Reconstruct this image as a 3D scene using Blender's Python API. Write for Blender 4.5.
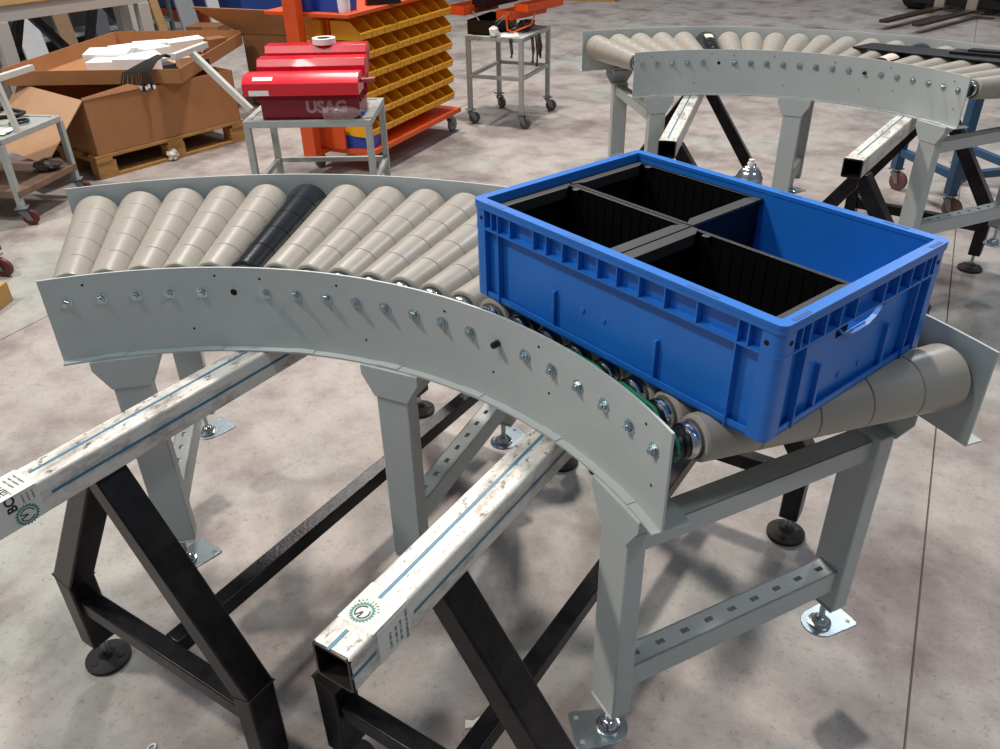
import bpy, math, random
from mathutils import Vector, Matrix
random.seed(7)
R = math.radians
for o in list(bpy.data.objects): bpy.data.objects.remove(o)
S = bpy.context.scene
COL = S.collection

# ------------------------------------------------------------------ camera
cd = bpy.data.cameras.new('camera'); cam = bpy.data.objects.new('camera', cd); COL.objects.link(cam)
cd.sensor_width = 36; cd.lens = 812.154 / 1000 * 36; cd.clip_start = .02; cd.clip_end = 100
yaw, pit, rol = 2.02181, -.55514, -.02379
f = Vector((math.cos(yaw)*math.cos(pit), math.sin(yaw)*math.cos(pit), math.sin(pit)))
r0 = Vector((math.sin(yaw), -math.cos(yaw), 0)); u0 = r0.cross(f)
rr = r0*math.cos(rol) + u0*math.sin(rol); uu = -r0*math.sin(rol) + u0*math.cos(rol)
mw = Matrix((rr, uu, -f)).transposed().to_4x4(); mw.translation = (.75414, -.25737, 1.54127)
cam.matrix_world = mw; S.camera = cam

# ------------------------------------------------------------------ light
w = bpy.data.worlds.new('hall_daylight'); S.world = w; w.use_nodes = True
w.node_tree.nodes['Background'].inputs[0].default_value = (.66, .79, 1.0, 1)
w.node_tree.nodes['Background'].inputs[1].default_value = .30
def area(name, loc, target, size, power, col, sy=None):
    l = bpy.data.lights.new(name, 'AREA'); l.shape = 'RECTANGLE'; l.size = size; l.size_y = sy or size
    l.energy = power; l.color = col
    o = bpy.data.objects.new(name, l); COL.objects.link(o); o.location = loc
    o.rotation_euler = (Vector(target) - Vector(loc)).to_track_quat('-Z', 'Y').to_euler(); return o
area('bay_or_fill_lamp', (-1.7, 4.7, 7.2), (.4, 1, 0), .55, 640, (1, .92, .84))
area('bay_or_fill_lamp', (-4.4, -.9, 7.2), (0, 1, 0), .6, 460, (1, .90, .81))
area('bay_or_fill_lamp', (5.5, 0.5, 7.2), (.6, 1, 0), .6, 130, (.86, .93, 1))
area('bay_or_fill_lamp', (-5.0, 7.5, 7.2), (-2.5, 4.5, 0), .7, 430, (1, .95, .9))
area('bay_or_fill_lamp', (2.0, 10.5, 7.2), (1, 7, 0), .7, 240, (.95, .97, 1))
area('bay_or_fill_lamp', (-1.6, -2.2, 7.2), (-.6, .8, 0), .8, 140, (.86, .97, .95))  # fill light added on the camera side, not a bay lamp of the hall
vs = S.view_settings; vs.view_transform = 'Standard'; vs.look = 'None'; vs.gamma = 1; vs.use_curve_mapping = False
vs.exposure = -0.45

# ------------------------------------------------------------------ materials
def rgb(h):
    c = [int(h[i:i+2], 16)/255 for i in (0, 2, 4)]
    return tuple(((x+.055)/1.055)**2.4 if x > .04045 else x/12.92 for x in c) + (1,)
MATS = {}
def mat(name, col, rough=.5, metal=0, var=0, vscale=20, bump=0, bscale=60, col2=None, spec=.5, coat=0, trans=0, stretch=None, alpha=1):
    if name in MATS: return MATS[name]
    m = bpy.data.materials.new(name); m.use_nodes = True; nt = m.node_tree; b = nt.nodes['Principled BSDF']
    c = rgb(col) if isinstance(col, str) else col
    b.inputs['Base Color'].default_value = c; b.inputs['Roughness'].default_value = rough
    b.inputs['Metallic'].default_value = metal; b.inputs['Specular IOR Level'].default_value = spec
    b.inputs['Coat Weight'].default_value = coat; b.inputs['Transmission Weight'].default_value = trans
    b.inputs['Alpha'].default_value = alpha
    tc = nt.nodes.new('ShaderNodeTexCoord'); vec = tc.outputs['Object']
    if stretch:
        mp = nt.nodes.new('ShaderNodeMapping'); mp.inputs['Scale'].default_value = stretch
        nt.links.new(vec, mp.inputs['Vector']); vec = mp.outputs['Vector']
    if var or col2:
        n = nt.nodes.new('ShaderNodeTexNoise'); n.inputs['Scale'].default_value = vscale; n.inputs['Detail'].default_value = 6
        n.inputs['Roughness'].default_value = .65
        nt.links.new(vec, n.inputs['Vector'])
        cr = nt.nodes.new('ShaderNodeValToRGB'); e = cr.color_ramp.elements
        e[0].position = .38; e[1].position = .62
        c2 = rgb(col2) if col2 else tuple(x*(1-var) for x in c[:3]) + (1,)
        e[0].color = c2; e[1].color = c
        nt.links.new(n.outputs['Fac'], cr.inputs['Fac']); nt.links.new(cr.outputs['Color'], b.inputs['Base Color'])
    if bump:
        n2 = nt.nodes.new('ShaderNodeTexNoise'); n2.inputs['Scale'].default_value = bscale; n2.inputs['Detail'].default_value = 5
        nt.links.new(vec, n2.inputs['Vector'])
        bp = nt.nodes.new('ShaderNodeBump'); bp.inputs['Strength'].default_value = bump; bp.inputs['Distance'].default_value = .003
        nt.links.new(n2.outputs['Fac'], bp.inputs['Height']); nt.links.new(bp.outputs['Normal'], b.inputs['Normal'])
    MATS[name] = m; return m
white = mat('white_powder_coat', 'b9bfbd', .45, var=.05, vscale=9, bump=.12, bscale=420)
sleeveM = mat('grey_sleeve', '9e988e', .34, var=.06, vscale=12)
sleeveK = mat('black_sleeve', '14151a', .2, var=.2, vscale=12)
seam = mat('sleeve_joint', '55534e', .6)
blackP = mat('black_plastic', '0b0b0d', .38)
chrome = mat('polished_steel', 'c9ccd0', .18, 1)
zinc = mat('zinc_plate', 'b4c2c8', .3, .9, var=.1, vscale=60)
green = mat('green_belt', '14805a', .4)
blue = mat('blue_plastic', '2071cb', .36, var=.08, vscale=10, bump=.05, bscale=300)
bin_in = mat('black_bin_plastic', '060607', .5, spec=.3)
bin_rim = mat('black_bin_rim', '262628', .5)
steelK = mat('mill_scale_steel', '2b282b', .34, .5, var=.45, vscale=14, bump=.2, bscale=120, col2='151417')
steelTop = mat('bare_tube_end', '3a3733', .4, .7)
rubber = mat('black_rubber', '1e1c19', .7, var=.3, vscale=40)
hole = mat('dark_hole', '050505', .9)
stripeM = mat('blue_stripe', '3c7692', .5)
inkG = mat('green_ink', '3d8a78', .6)
inkK = mat('black_ink', '26282c', .6)
inkL = mat('grey_ink', '6b6e70', .6)
frameG = mat('grey_tube_paint', 'a6aaa6', .45, var=.1, vscale=14)
orange = mat('orange_paint', 'e0541c', .4, var=.08, vscale=8)
yellow = mat('yellow_plastic', 'f5ae16', .4, var=.08, vscale=12)
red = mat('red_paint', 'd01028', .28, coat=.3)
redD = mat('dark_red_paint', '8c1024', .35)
wheelM = mat('red_wheel', '5e2a26', .5)
wheelG = mat('dark_wheel', '4c4644', .5)
card = mat('cardboard', 'a9764a', .8, var=.10, vscale=6)
cardD = mat('cardboard_inside', '8a5c38', .85, var=.15, vscale=6)
cardL = mat('pale_cardboard', 'c29a78', .85, var=.08, vscale=6)
wood = mat('pallet_wood', 'b98a4e', .75, var=.3, vscale=10, stretch=(1, 6, 6))
woodB = mat('brown_board', '7d6350', .75, var=.25, vscale=12)
foam = mat('white_foam', 'eeeeec', .7)
ply = mat('bench_wood', 'c9a46a', .6, var=.2, vscale=6, stretch=(1, 5, 5))
blueD = mat('blue_enamel', '1d3f86', .4, var=.1)
blueT = mat('blue_tube_paint', '1b4868', .4, var=.15, vscale=16)
greyC = mat('grey_metal', '7d8084', .5, .3)
paper = mat('paper', 'e6e2dc', .8)
bagM = mat('clear_film', 'e4e4e2', .25, trans=.75, alpha=.55)
bottleM = mat('clear_plastic', 'f6f4f2', .1, trans=.5, alpha=.35)
wallM = mat('hall_wall', '8f9190', .85, var=.08, vscale=2)
rag = mat('dark_cloth', '3a302c', .9, var=.5, vscale=18, col2='6b5c52')
sheetM = mat('dark_sheet_metal', '26282c', .35, .4)
def film_mat():
    m = mat('white_wrap_film', 'd6d2ca', .38, bump=.5, bscale=70); nt = m.node_tree; b = nt.nodes['Principled BSDF']
    tc = nt.nodes.new('ShaderNodeTexCoord')
    def ramp(scale, p0, p1, c0, c1, st):
        mp = nt.nodes.new('ShaderNodeMapping'); mp.inputs['Scale'].default_value = st; nt.links.new(tc.outputs['Object'], mp.inputs['Vector'])
        n = nt.nodes.new('ShaderNodeTexNoise'); n.inputs['Scale'].default_value = scale; n.inputs['Detail'].default_value = 8; n.inputs['Roughness'].default_value = .7
        nt.links.new(mp.outputs['Vector'], n.inputs['Vector']); c = nt.nodes.new('ShaderNodeValToRGB')
        c.color_ramp.elements[0].position = p0; c.color_ramp.elements[1].position = p1
        c.color_ramp.elements[0].color = c0; c.color_ramp.elements[1].color = c1
        nt.links.new(n.outputs['Fac'], c.inputs['Fac']); return c.outputs['Color']
    a = ramp(22, .34, .52, rgb('8d8478'), rgb('dbd7cf'), (1, .35, 1))
    g = ramp(75, .36, .44, rgb('4d463f'), rgb('ffffff'), (1, .6, 1))
    mx = nt.nodes.new('ShaderNodeMix'); mx.data_type = 'RGBA'; mx.blend_type = 'MULTIPLY'
    # scuffs only along one band of the upper face (wear with a shape of its own)
    sx = nt.nodes.new('ShaderNodeSeparateXYZ'); nt.links.new(tc.outputs['Object'], sx.inputs[0])
    mr = nt.nodes.new('ShaderNodeMapRange'); mr.inputs[1].default_value = .028; mr.inputs[2].default_value = .0306
    nt.links.new(sx.outputs[2], mr.inputs[0])
    ml = nt.nodes.new('ShaderNodeMath'); ml.operation = 'MULTIPLY'; ml.inputs[1].default_value = .85
    nt.links.new(mr.outputs[0], ml.inputs[0]); nt.links.new(ml.outputs[0], mx.inputs[0])
    nt.links.new(a, mx.inputs[6]); nt.links.new(g, mx.inputs[7]); nt.links.new(mx.outputs[2], b.inputs['Base Color'])
    return m
film = film_mat()
def floor_mat():
    m = bpy.data.materials.new('stained_concrete'); m.use_nodes = True; nt = m.node_tree; b = nt.nodes['Principled BSDF']
    tc = nt.nodes.new('ShaderNodeTexCoord'); V = tc.outputs['Object']
    def noise(s, d=6, ro=.6):
        n = nt.nodes.new('ShaderNodeTexNoise'); n.inputs['Scale'].default_value = s; n.inputs['Detail'].default_value = d; n.inputs['Roughness'].default_value = ro
        nt.links.new(V, n.inputs['Vector']); return n.outputs['Fac']
    def ramp(x, stops):
        c = nt.nodes.new('ShaderNodeValToRGB'); e = c.color_ramp.elements
        while len(e) < len(stops): e.new(.5)
        for k, (p, q) in enumerate(stops): e[k].position = p; e[k].color = rgb(q)
        nt.links.new(x, c.inputs['Fac']); return c.outputs['Color']
    def mul(a, c, fac=1, mode='MULTIPLY'):
        x = nt.nodes.new('ShaderNodeMix'); x.data_type = 'RGBA'; x.blend_type = mode
        x.inputs[0].default_value = fac; nt.links.new(a, x.inputs[6]); nt.links.new(c, x.inputs[7]); return x.outputs[2]
    c = ramp(noise(.9, 5), [(.35, 'a29b96'), (.5, 'aea7a2'), (.65, 'a4a7a1')])
    c = mul(c, ramp(noise(7, 8, .7), [(.3, 'd6d0d0'), (.52, 'f4f2f0'), (.7, 'ffffff')]))
    c = mul(c, ramp(noise(2.4, 4), [(.34, 'b5a8ac'), (.52, 'ffffff')]), .75)
    c = mul(c, ramp(noise(75, 3, .8), [(.31, '564e4a'), (.42, 'ffffff')]), .42)
    c = mul(c, ramp(noise(26, 6, .8), [(.30, '6c615c'), (.42, 'ffffff')]), .5)
    # hairline cracks
    vo = nt.nodes.new('ShaderNodeTexVoronoi'); vo.feature = 'DISTANCE_TO_EDGE'; vo.inputs['Scale'].default_value = .9
    ds = nt.nodes.new('ShaderNodeVectorMath'); ds.operation = 'ADD'
    nn = nt.nodes.new('ShaderNodeTexNoise'); nn.inputs['Scale'].default_value = 4; nn.inputs['Detail'].default_value = 6; nt.links.new(V, nn.inputs['Vector'])
    sc = nt.nodes.new('ShaderNodeVectorMath'); sc.operation = 'SCALE'; sc.inputs[3].default_value = .45
    nt.links.new(nn.outputs['Color'], sc.inputs[0]); nt.links.new(V, ds.inputs[0]); nt.links.new(sc.outputs[0], ds.inputs[1]); nt.links.new(ds.outputs[0], vo.inputs['Vector'])
    c = mul(c, ramp(vo.outputs['Distance'], [(0, '8a827c'), (.0025, 'ffffff')]), .16)
    nt.links.new(c, b.inputs['Base Color'])
    rg = nt.nodes.new('ShaderNodeMapRange'); rg.inputs[3].default_value = .38; rg.inputs[4].default_value = .75
    nt.links.new(noise(3, 6), rg.inputs[0]); nt.links.new(rg.outputs[0], b.inputs['Roughness'])
    bp = nt.nodes.new('ShaderNodeBump'); bp.inputs['Strength'].default_value = .25; bp.inputs['Distance'].default_value = .004
    nt.links.new(noise(90, 5), bp.inputs['Height']); nt.links.new(bp.outputs['Normal'], b.inputs['Normal'])
    return m
concrete = floor_mat()

# ------------------------------------------------------------------ helpers
class M:
    def __init__(s): s.v = []; s.f = []; s.mi = []
    def add(s, vs, fs, T=None, mi=0):
        n = len(s.v)
        for p in vs: s.v.append(tuple(T @ Vector(p)) if T is not None else tuple(p))
        for q in fs: s.f.append([n+i for i in q]); s.mi.append(mi)
        return s
    def box(s, x0, x1, y0, y1, z0, z1, T=None, mi=0):
        vs = [(x, y, z) for x in (x0, x1) for y in (y0, y1) for z in (z0, z1)]
        return s.add(vs, [(0, 1, 3, 2), (4, 6, 7, 5), (0, 4, 5, 1), (2, 3, 7, 6), (0, 2, 6, 4), (1, 5, 7, 3)], T, mi)
    def bar(s, p0, p1, w, h, up=(0, 0, 1), mi=0):
        p0, p1 = Vector(p0), Vector(p1); d = (p1-p0); L = d.length; d.normalize()
        x = d.cross(Vector(up)); x.normalize(); z = x.cross(d)
        T = Matrix((x, d, z)).transposed().to_4x4(); T.translation = p0
        return s.box(-w/2, w/2, 0, L, -h/2, h/2, T, mi)
    def frustum(s, b, z0, z1, shrink, T=None, mi=0, cap=True):
        x0, x1, y0, y1 = b; k = shrink
        vs = [(x0+k, y0+k, z0), (x1-k, y0+k, z0), (x1-k, y1-k, z0), (x0+k, y1-k, z0), (x0, y0, z1), (x1, y0, z1), (x1, y1, z1), (x0, y1, z1)]
        fs = [(3, 2, 1, 0), (0, 1, 5, 4), (1, 2, 6, 5), (2, 3, 7, 6), (3, 0, 4, 7)] + ([(4, 5, 6, 7)] if cap else [])
        return s.add(vs, fs, T, mi)
    def prism(s, poly, z0, z1, T=None, mi=0):
        n = len(poly); vs = [(x, y, z0) for x, y in poly] + [(x, y, z1) for x, y in poly]
        fs = [list(range(n))[::-1], list(range(n, 2*n))] + [(i, (i+1) % n, n+(i+1) % n, n+i) for i in range(n)]
        return s.add(vs, fs, T, mi)
    def lathe(s, prof, n=20, T=None, mi=0, caps=True):   # prof: (r, z) about local z
        vs = []; fs = []
        for r, z in prof:
            for k in range(n):
                a = 2*math.pi*k/n; vs.append((r*math.cos(a), r*math.sin(a), z))
        for j in range(len(prof)-1):
            for k in range(n): fs.append((j*n+k, j*n+(k+1) % n, (j+1)*n+(k+1) % n, (j+1)*n+k))
        if caps: fs.append(list(range(n))[::-1]); fs.append([(len(prof)-1)*n+k for k in range(n)])
        return s.add(vs, fs, T, mi)
    def cyl(s, p0, p1, r, n=14, r2=None, mi=0):
        p0, p1 = Vector(p0), Vector(p1); d = p1-p0
        T = d.to_track_quat('Z', 'Y').to_matrix().to_4x4(); T.translation = p0
        return s.lathe([(r, 0), (r if r2 is None else r2, d.length)], n, T, mi)
    def tube(s, pts, r, n=8, closed=False, mi=0):
        pts = [Vector(p) for p in pts]; N = len(pts); vs = []; fs = []
        for i, p in enumerate(pts):
            a = pts[(i-1) % N] if (closed or i > 0) else p; b = pts[(i+1) % N] if (closed or i < N-1) else p
            q = (b-a).to_track_quat('Z', 'Y')
            for k in range(n):
                t = 2*math.pi*k/n; vs.append(p + q @ Vector((r*math.cos(t), r*math.sin(t), 0)))
        for i in range(N if closed else N-1):
            j = (i+1) % N
            for k in range(n): fs.append((i*n+k, i*n+(k+1) % n, j*n+(k+1) % n, j*n+k))
        if not closed: fs += [list(range(n))[::-1], [(N-1)*n+k for k in range(n)]]
        return s.add(vs, fs, None, mi)
    def build(s, name, m, parent=None, bevel=0, smooth=False, T=None):
        me = bpy.data.meshes.new(name); me.from_pydata(s.v, [], s.f)
        ms = m if isinstance(m, (list, tuple)) else [m]
        for x in ms: me.materials.append(x)
        if len(ms) > 1: me.polygons.foreach_set('material_index', s.mi)
        me.validate(); me.update()
        if smooth: me.shade_smooth(); me.set_sharp_from_angle(angle=R(38 if smooth is True else smooth))
        o = bpy.data.objects.new(name, me); COL.objects.link(o)
        if bevel:
            b = o.modifiers.new('bevel', 'BEVEL'); b.width = bevel; b.segments = 2; b.limit_method = 'ANGLE'; b.angle_limit = R(40)
            me.shade_smooth(); me.set_sharp_from_angle(angle=R(38))
        if T is not None: o.matrix_basis = T
        if parent is not None: o.parent = parent
        return o
def tag(o, label=None, cat=None, group=None, kind=None):
    if label: o['label'] = label
    if cat: o['category'] = cat
    if group: o['group'] = group
    if kind: o['kind'] = kind
    return o
def empty(name, loc, rz=0, label=None, cat=None, group=None):
    o = bpy.data.objects.new(name, None); COL.objects.link(o); o.location = loc; o.rotation_euler = (0, 0, rz); o.empty_display_size = .05
    return tag(o, label, cat, group)
def copy_tree(o, parent=None):
    kids = list(o.children); c = o.copy(); COL.objects.link(c)
    if parent is not None: c.parent = parent
    for k in kids: copy_tree(k, c)
    return c
def dup(o, loc=None, rz=None, parent=None):
    c = copy_tree(o, parent)
    if loc is not None: c.location = loc
    if rz is not None: c.rotation_euler = (0, 0, rz)
    return c
def Tz(a, t=(0, 0, 0)):
    m = Matrix.Rotation(a, 4, 'Z'); m.translation = t; return m
def text(name, body, size, T, m, parent, extrude=.0003, bold=0):
    c = bpy.data.curves.new(name, 'FONT'); c.body = body; c.size = size; c.align_x = 'CENTER'; c.align_y = 'CENTER'; c.extrude = extrude; c.resolution_u = 3; c.offset = bold
    o = bpy.data.objects.new(name, c); COL.objects.link(o)
    dg = bpy.context.evaluated_depsgraph_get(); me = bpy.data.meshes.new_from_object(o.evaluated_get(dg))
    bpy.data.objects.remove(o); me.name = name
    n = bpy.data.objects.new(name, me); COL.objects.link(n); me.materials.clear(); me.materials.append(m); n.matrix_basis = T
    if parent is not None: n.parent = parent
    return n

# ------------------------------------------------------------------ the hall
flo = M().box(-16, 12, -9, 18, -.05, -.006).build('floor', mat('joint_dirt', '6b6259', .9)); tag(flo, 'grey concrete factory floor', kind='structure')
def slab(x0, x1, y0, y1, sk=.035):
    g = .0025
    m = M().prism([(x0+g+sk*y0*(x0 > 0), y0+g), (x1-g+sk*y0*(x1 > 0), y0+g), (x1-g+sk*y1*(x1 > 0), y1-g), (x0+g+sk*y1*(x0 > 0), y1-g)], -.006, 0)
    o = m.build('floor_slab', concrete, flo); return o
xs = [-16, -9.0, -5.6, -2.262, 1.012, 4.5, 8, 12]; ys = [-9, -3.5, 18]
for i in range(len(xs)-1):
    for j in range(len(ys)-1):
        a, b = xs[i], xs[i+1]
        if b > 4.4: m = M().box(a+.004+(.0 if a < 2 else 0), b-.004, ys[j]+.004, ys[j+1]-.004, -.006, 0).build('floor_slab', concrete, flo) if a > 4.4 else slab(a, b, ys[j], ys[j+1])
        else: slab(a, b, ys[j], ys[j+1])
tag(M().box(-12, 10, 17, 17.2, 0, 5).build('wall_back', wallM), 'pale grey hall wall', kind='structure')
tag(M().box(-9.4, -9.2, -6, 17, 0, 5).build('wall_left', wallM), 'pale grey hall wall', kind='structure')
tag(M().box(9.6, 9.8, -6, 17, 0, 5).build('wall_right', wallM), 'pale grey hall wall', kind='structure')

# ------------------------------------------------------------------ conveyor curve
DT = .07371; RI = .832; RO = 1.375; EXC = .0061; ZT = .9267; ZB = .7582; ZTOP = .9112; SL = .0385
def ang(i): return math.pi/2 + (10-i)*DT
def pol(r, a, z): return Vector((r*math.cos(a), r*math.sin(a), z))
def arc_strip(m, ra, rb, z0, z1, a0, a1, n=40, mi=0):
    vs = []; fs = []
    for k in range(n+1):
        a = a0 + (a1-a0)*k/n
        vs += [pol(ra, a, z0), pol(rb, a, z0), pol(rb, a, z1), pol(ra, a, z1)]
    for k in range(n):
        for j in range(4): fs.append((4*k+j, 4*k+(j+1) % 4, 4*k+4+(j+1) % 4, 4*k+4+j))
    fs += [(0, 3, 2, 1), (4*n, 4*n+1, 4*n+2, 4*n+3)]
    m.add(vs, fs, None, mi)
def build_conveyor():
    root = empty('roller_conveyor', (0, 0, .2))
    root.location = (0, 0, 0)
    A0, A1 = math.pi/2-10.5*DT-EXC, math.pi/2+10.5*DT+EXC
    m = M(); arc_strip(m, RI, RI+.004, ZB, ZT, A0, A1); m.build('side_plate', white, root, smooth=True)
    m = M(); arc_strip(m, RI-.014, RI+.004, ZB-.003, ZB+.0005, A0, A1)
    for k in range(7):                        # raised weld tabs along the lip
        a = A0 + (A1-A0)*(k+.5)/7; arc_strip(m, RI-.0145, RI, ZB+.0005, ZB+.002, a-.028, a+.028, 4)
    m.build('bottom_flange', white, root, smooth=True)
    m = M(); arc_strip(m, RO, RO+.004, ZB, ZT, A0, A1, 56); m.build('side_plate', white, root, smooth=True)
    m = M(); arc_strip(m, RO, RO+.034, ZB-.003, ZB, A0, A1, 56); m.build('bottom_flange', white, root, smooth=True)
    m = M(); arc_strip(m, RI+.002, RI+.05, ZB-.003, ZB, A0-.0005, A0+.10, 6); m.build('end_tab', white, root); m = M(); arc_strip(m, RI+.002, RI+.05, ZB-.003, ZB, A1-.10, A1+.0005, 6)
    m.build('end_tab', white, root)
    # rollers: axis runs through the curve's centre, tilted so that the tops lie level
    tilt = math.asin(SL)
    def rl(s0, s1): return [(SL*s0, s0), (SL*s1, s1)]
    rm = {}
    def roller(i, T):
        black = i in (5, 14)
        key = 'k' if black else 'g'
        if key not in rm:
            a = M(); a.lathe([(.008, .834), (.008, .842), (.021, .843), (.0225, .847), (.0225, .852), (.0185, .855), (.0225, .858), (.0225, .864), (.0185, .867), (.0225, .870), (.0225, .876)], 24, mi=0)
            a.lathe([(.025, .876), (.0262, .878), (.0262, .890), (.025, .892)], 24, mi=1)
            a.lathe([(.028, .892), (.046, 1.36), (.046, 1.362), (.01, 1.363), (.01, 1.374)], 24, mi=2)
            o = a.build('roller', [blackP, chrome, seam], root, smooth=True)
            sl = []
            for k in range(5):
                s0, s1 = .893 + k*.093, .893 + (k+1)*.093 - .0012
                pr = [(SL*s0-.003, s0), (SL*s0-.0006, s0+.0008), (SL*(s0+.002), s0+.002), (SL*(s1-.001), s1-.001), (SL*s1-.003, s1)]
                if k == 4: pr = pr[:-2] + [(SL*(s1-.012), s1-.012), (SL*(s1-.004)-.0006, s1-.005), (SL*s1-.004, s1-.001), (SL*s1-.009, s1)]
                if k == 0: pr = [(SL*s0-.005, s0), (SL*s0-.0015, s0+.0012), (SL*(s0+.005), s0+.005)] + pr[3:]
                sl.append(M().lathe(pr, 32).build('roller_sleeve', sleeveK if black else sleeveM, o, smooth=15))
            rm[key] = (o, sl)
            if black: o['label'] = 'black motorised roller among the grey ones'
            o.matrix_basis = T; return o
        o, sl = rm[key]; c = o.copy(); COL.objects.link(c); c.matrix_basis = T
        for q in sl: d = q.copy(); COL.objects.link(d); d.parent = c
        return c
    rollers = []
    for i in range(21):
        T = Tz(ang(i)); T.translation = (0, 0, ZTOP)
        T = T @ Matrix.Rotation(tilt, 4, 'Y') @ Matrix.Rotation(R(90), 4, 'Y')
        T = T.copy(); rollers.append(roller(i, T))
    # bolts through the inner plate
    b0 = None
    for i in range(21):
        T = Tz(ang(i)); T.translation = pol(RI, ang(i), .8763); T = T @ Matrix.Rotation(R(-90), 4, 'Y') @ Matrix.Rotation(i*.7, 4, 'Z')
        if i == 5:
            M().lathe([(.0065, -.0008), (.0065, .0006)], 16).build('bolt_hole', hole, root, T=T); continue
        if i == 14:
            M().lathe([(.006, 0), (.006, .012), (.005, .014)], 14).build('bolt', blackP, root, smooth=True, T=T)['label'] = 'black plastic cable stud'; continue
        if b0 is None:
            a = M(); a.lathe([(.0115, 0), (.0115, .0015), (.007, .0018)], 20); a.lathe([(.0078, .0018), (.0080, .0056), (.0068, .0066)], 6); a.lathe([(.0042, .0066), (.004, .0105)], 12)
            b0 = a.build('bolt', zinc, root, smooth=True, T=T)
        else:
            c = b0.copy(); COL.objects.link(c); c.matrix_basis = T
    hm = M()
    for i, z in [(.6, .908), (3.5, .80), (4.5, .91), (5.9, .905), (8.4, .905), (9.2, .80), (12.1, .90), (13.8, .815), (15.5, .905), (15.9, .83), (19.6, .903), (20, .815)]:
        T = Tz(ang(i)); T.translation = pol(RI, ang(i), z); T = T @ Matrix.Rotation(R(-90), 4, 'Y'); hm.lathe([(.0024, -.0005), (.0024, .0005)], 10, T)
    hm.build('rivet_hole', hole, root)
    # green round belts from roller to roller
    def belt(i, s):
        pts = []; T1, T2 = rollers[i].matrix_basis, rollers[i+1].matrix_basis; rb = .0215
        c1, c2 = T1 @ Vector((0, 0, s)), T2 @ Vector((0, 0, s)); d = (c2-c1); L = d.length; d.normalize(); n = pol(1, (ang(i)+ang(i+1))/2, 0); up = d.cross(n) ; up = up if up.z > 0 else -up
        for k in range(9): t = math.pi/2 + math.pi*k/8; pts.append(c1 + d*math.cos(t)*rb + up*math.sin(t)*rb)
        for k in range(9): t = -math.pi/2 + math.pi*k/8; pts.append(c2 + d*math.cos(t)*rb + up*math.sin(t)*rb)
        return M().tube(pts, .0034, 8, True).build('drive_belt', green, root, smooth=True)
    for i in range(20): belt(i, .8545 if i % 2 else .8665)
    # legs
    def leg_tree(a, rc, inward, plate_rot):
        Tl = Tz(a); Tl.translation = pol(rc, a, 0)     # local x radial outwards, y tangential
        m = M(); m.box(-.0185, .0185, -.035, .035, .278, .70)
        m.box(-.021, .021, -.033, .033, .272, .278)
        leg = m.build('leg', white, root, bevel=.004, T=Tl)
        sx = -1 if inward else 1
        g = M(); Tg = Matrix(((0, 0, sx, sx*.0185), (sx, 0, 0, 0), (0, 1, 0, 0), (0, 0, 0, 1)))
        g.prism([(-.062, .755), (-.062, .735), (-.036, .69), (.036, .69), (.062, .735), (.062, .755)], 0, .003, Tg)
        g.box(-.0185, .0185, -.061 if inward else -.035, .061 if inward else .035, .737, .755)
        if inward: g.prism([(-.058, .74), (-.034, .70), (.034, .70), (.058, .74)], -.037, 0, Tg)
        g.build('gusset', white, leg, bevel=.001)
        s_ = M(); s_.cyl((0, 0, .215), (0, 0, .272), .0062, 12); s_.lathe([(.010, .262), (.010, .270)], 6); s_.build('levelling_screw', zinc, leg, smooth=True)
        b_ = M(); b_.lathe([(.0165, .2045), (.018, .209), (.0165, .216), (.011, .222), (.006, .225)], 20); b_.lathe([(.0225, .204), (.023, .2085), (.021, .2095)], 22)
        b_.build('ball_joint', chrome, leg, smooth=True)
        p = M(); poly = [(.031*math.cos(t), .031*math.sin(t)) for t in [math.pi/2+math.pi*k/10 for k in range(11)]] + [(.05, -.034), (.056, -.032), (.058, -.028), (.058, .028), (.056, .032), (.05, .034)]
        p.prism([(1.18*x, 1.18*y) for x, y in poly], .2, .2042); Tp = Tz(plate_rot)
        fp = p.build('foot_plate', zinc, leg, bevel=.0008, T=Tp)
        [M().lathe([(.0048, .2043), (.0048, .2046)], 12, Matrix.Translation((.054, y, 0))).build('foot_plate_hole', frameG, leg, T=Tp) for y in (-.025, .025)]
        return leg
    for (ad, shift, rots) in ((51.78, 0, (math.pi*.9, 0)), (89.7, 1.5, (math.pi, -.55)), (127.2, 0, (-.9, -.9))):
        a = R(ad)
        leg_tree(a, .8335, True, rots[0]); leg_tree(a+R(shift), 1.352 + .02*(shift > 0), False, rots[1])
        T = Tz(a+R(shift*.8))
        c = M(); c.box(.852, 1.334, -.022, .022, .687, .69, T); c.box(.852, 1.334, -.022, -.019, .648, .69, T); c.box(.852, 1.334, .019, .022, .648, .69, T)
        c.build('cross_beam', white, root, bevel=.0012)
        c = M(); x0, x1 = .852, 1.334; n = 9; p_ = (x1-x0)/n
        c.box(x0, x1, -.022, -.005, .375, .378, T); c.box(x0, x1, .005, .022, .375, .378, T)
        for k in range(n+1):
            xa = x0 + (k-.5)*p_ + .0085; xb = xa + p_ - .017
            c.box(max(xa, x0), min(xb, x1), -.005, .005, .375, .378, T)
        c.box(x0, x1, -.022, -.019, .325, .378, T); c.box(x0, x1, .019, .022, .325, .378, T)
        c.build('slotted_beam', white, root)
    return root
c1 = build_conveyor()
tag(c1, 'curved roller conveyor in the foreground carrying the blue crate', 'conveyor', 'curved roller conveyors on steel trestles')
c2 = dup(c1, (.35285, 2.38304, 0), -.04627)
tag(c2, 'curved roller conveyor at the back, with dark sheets lying on its rollers', 'conveyor')
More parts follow.
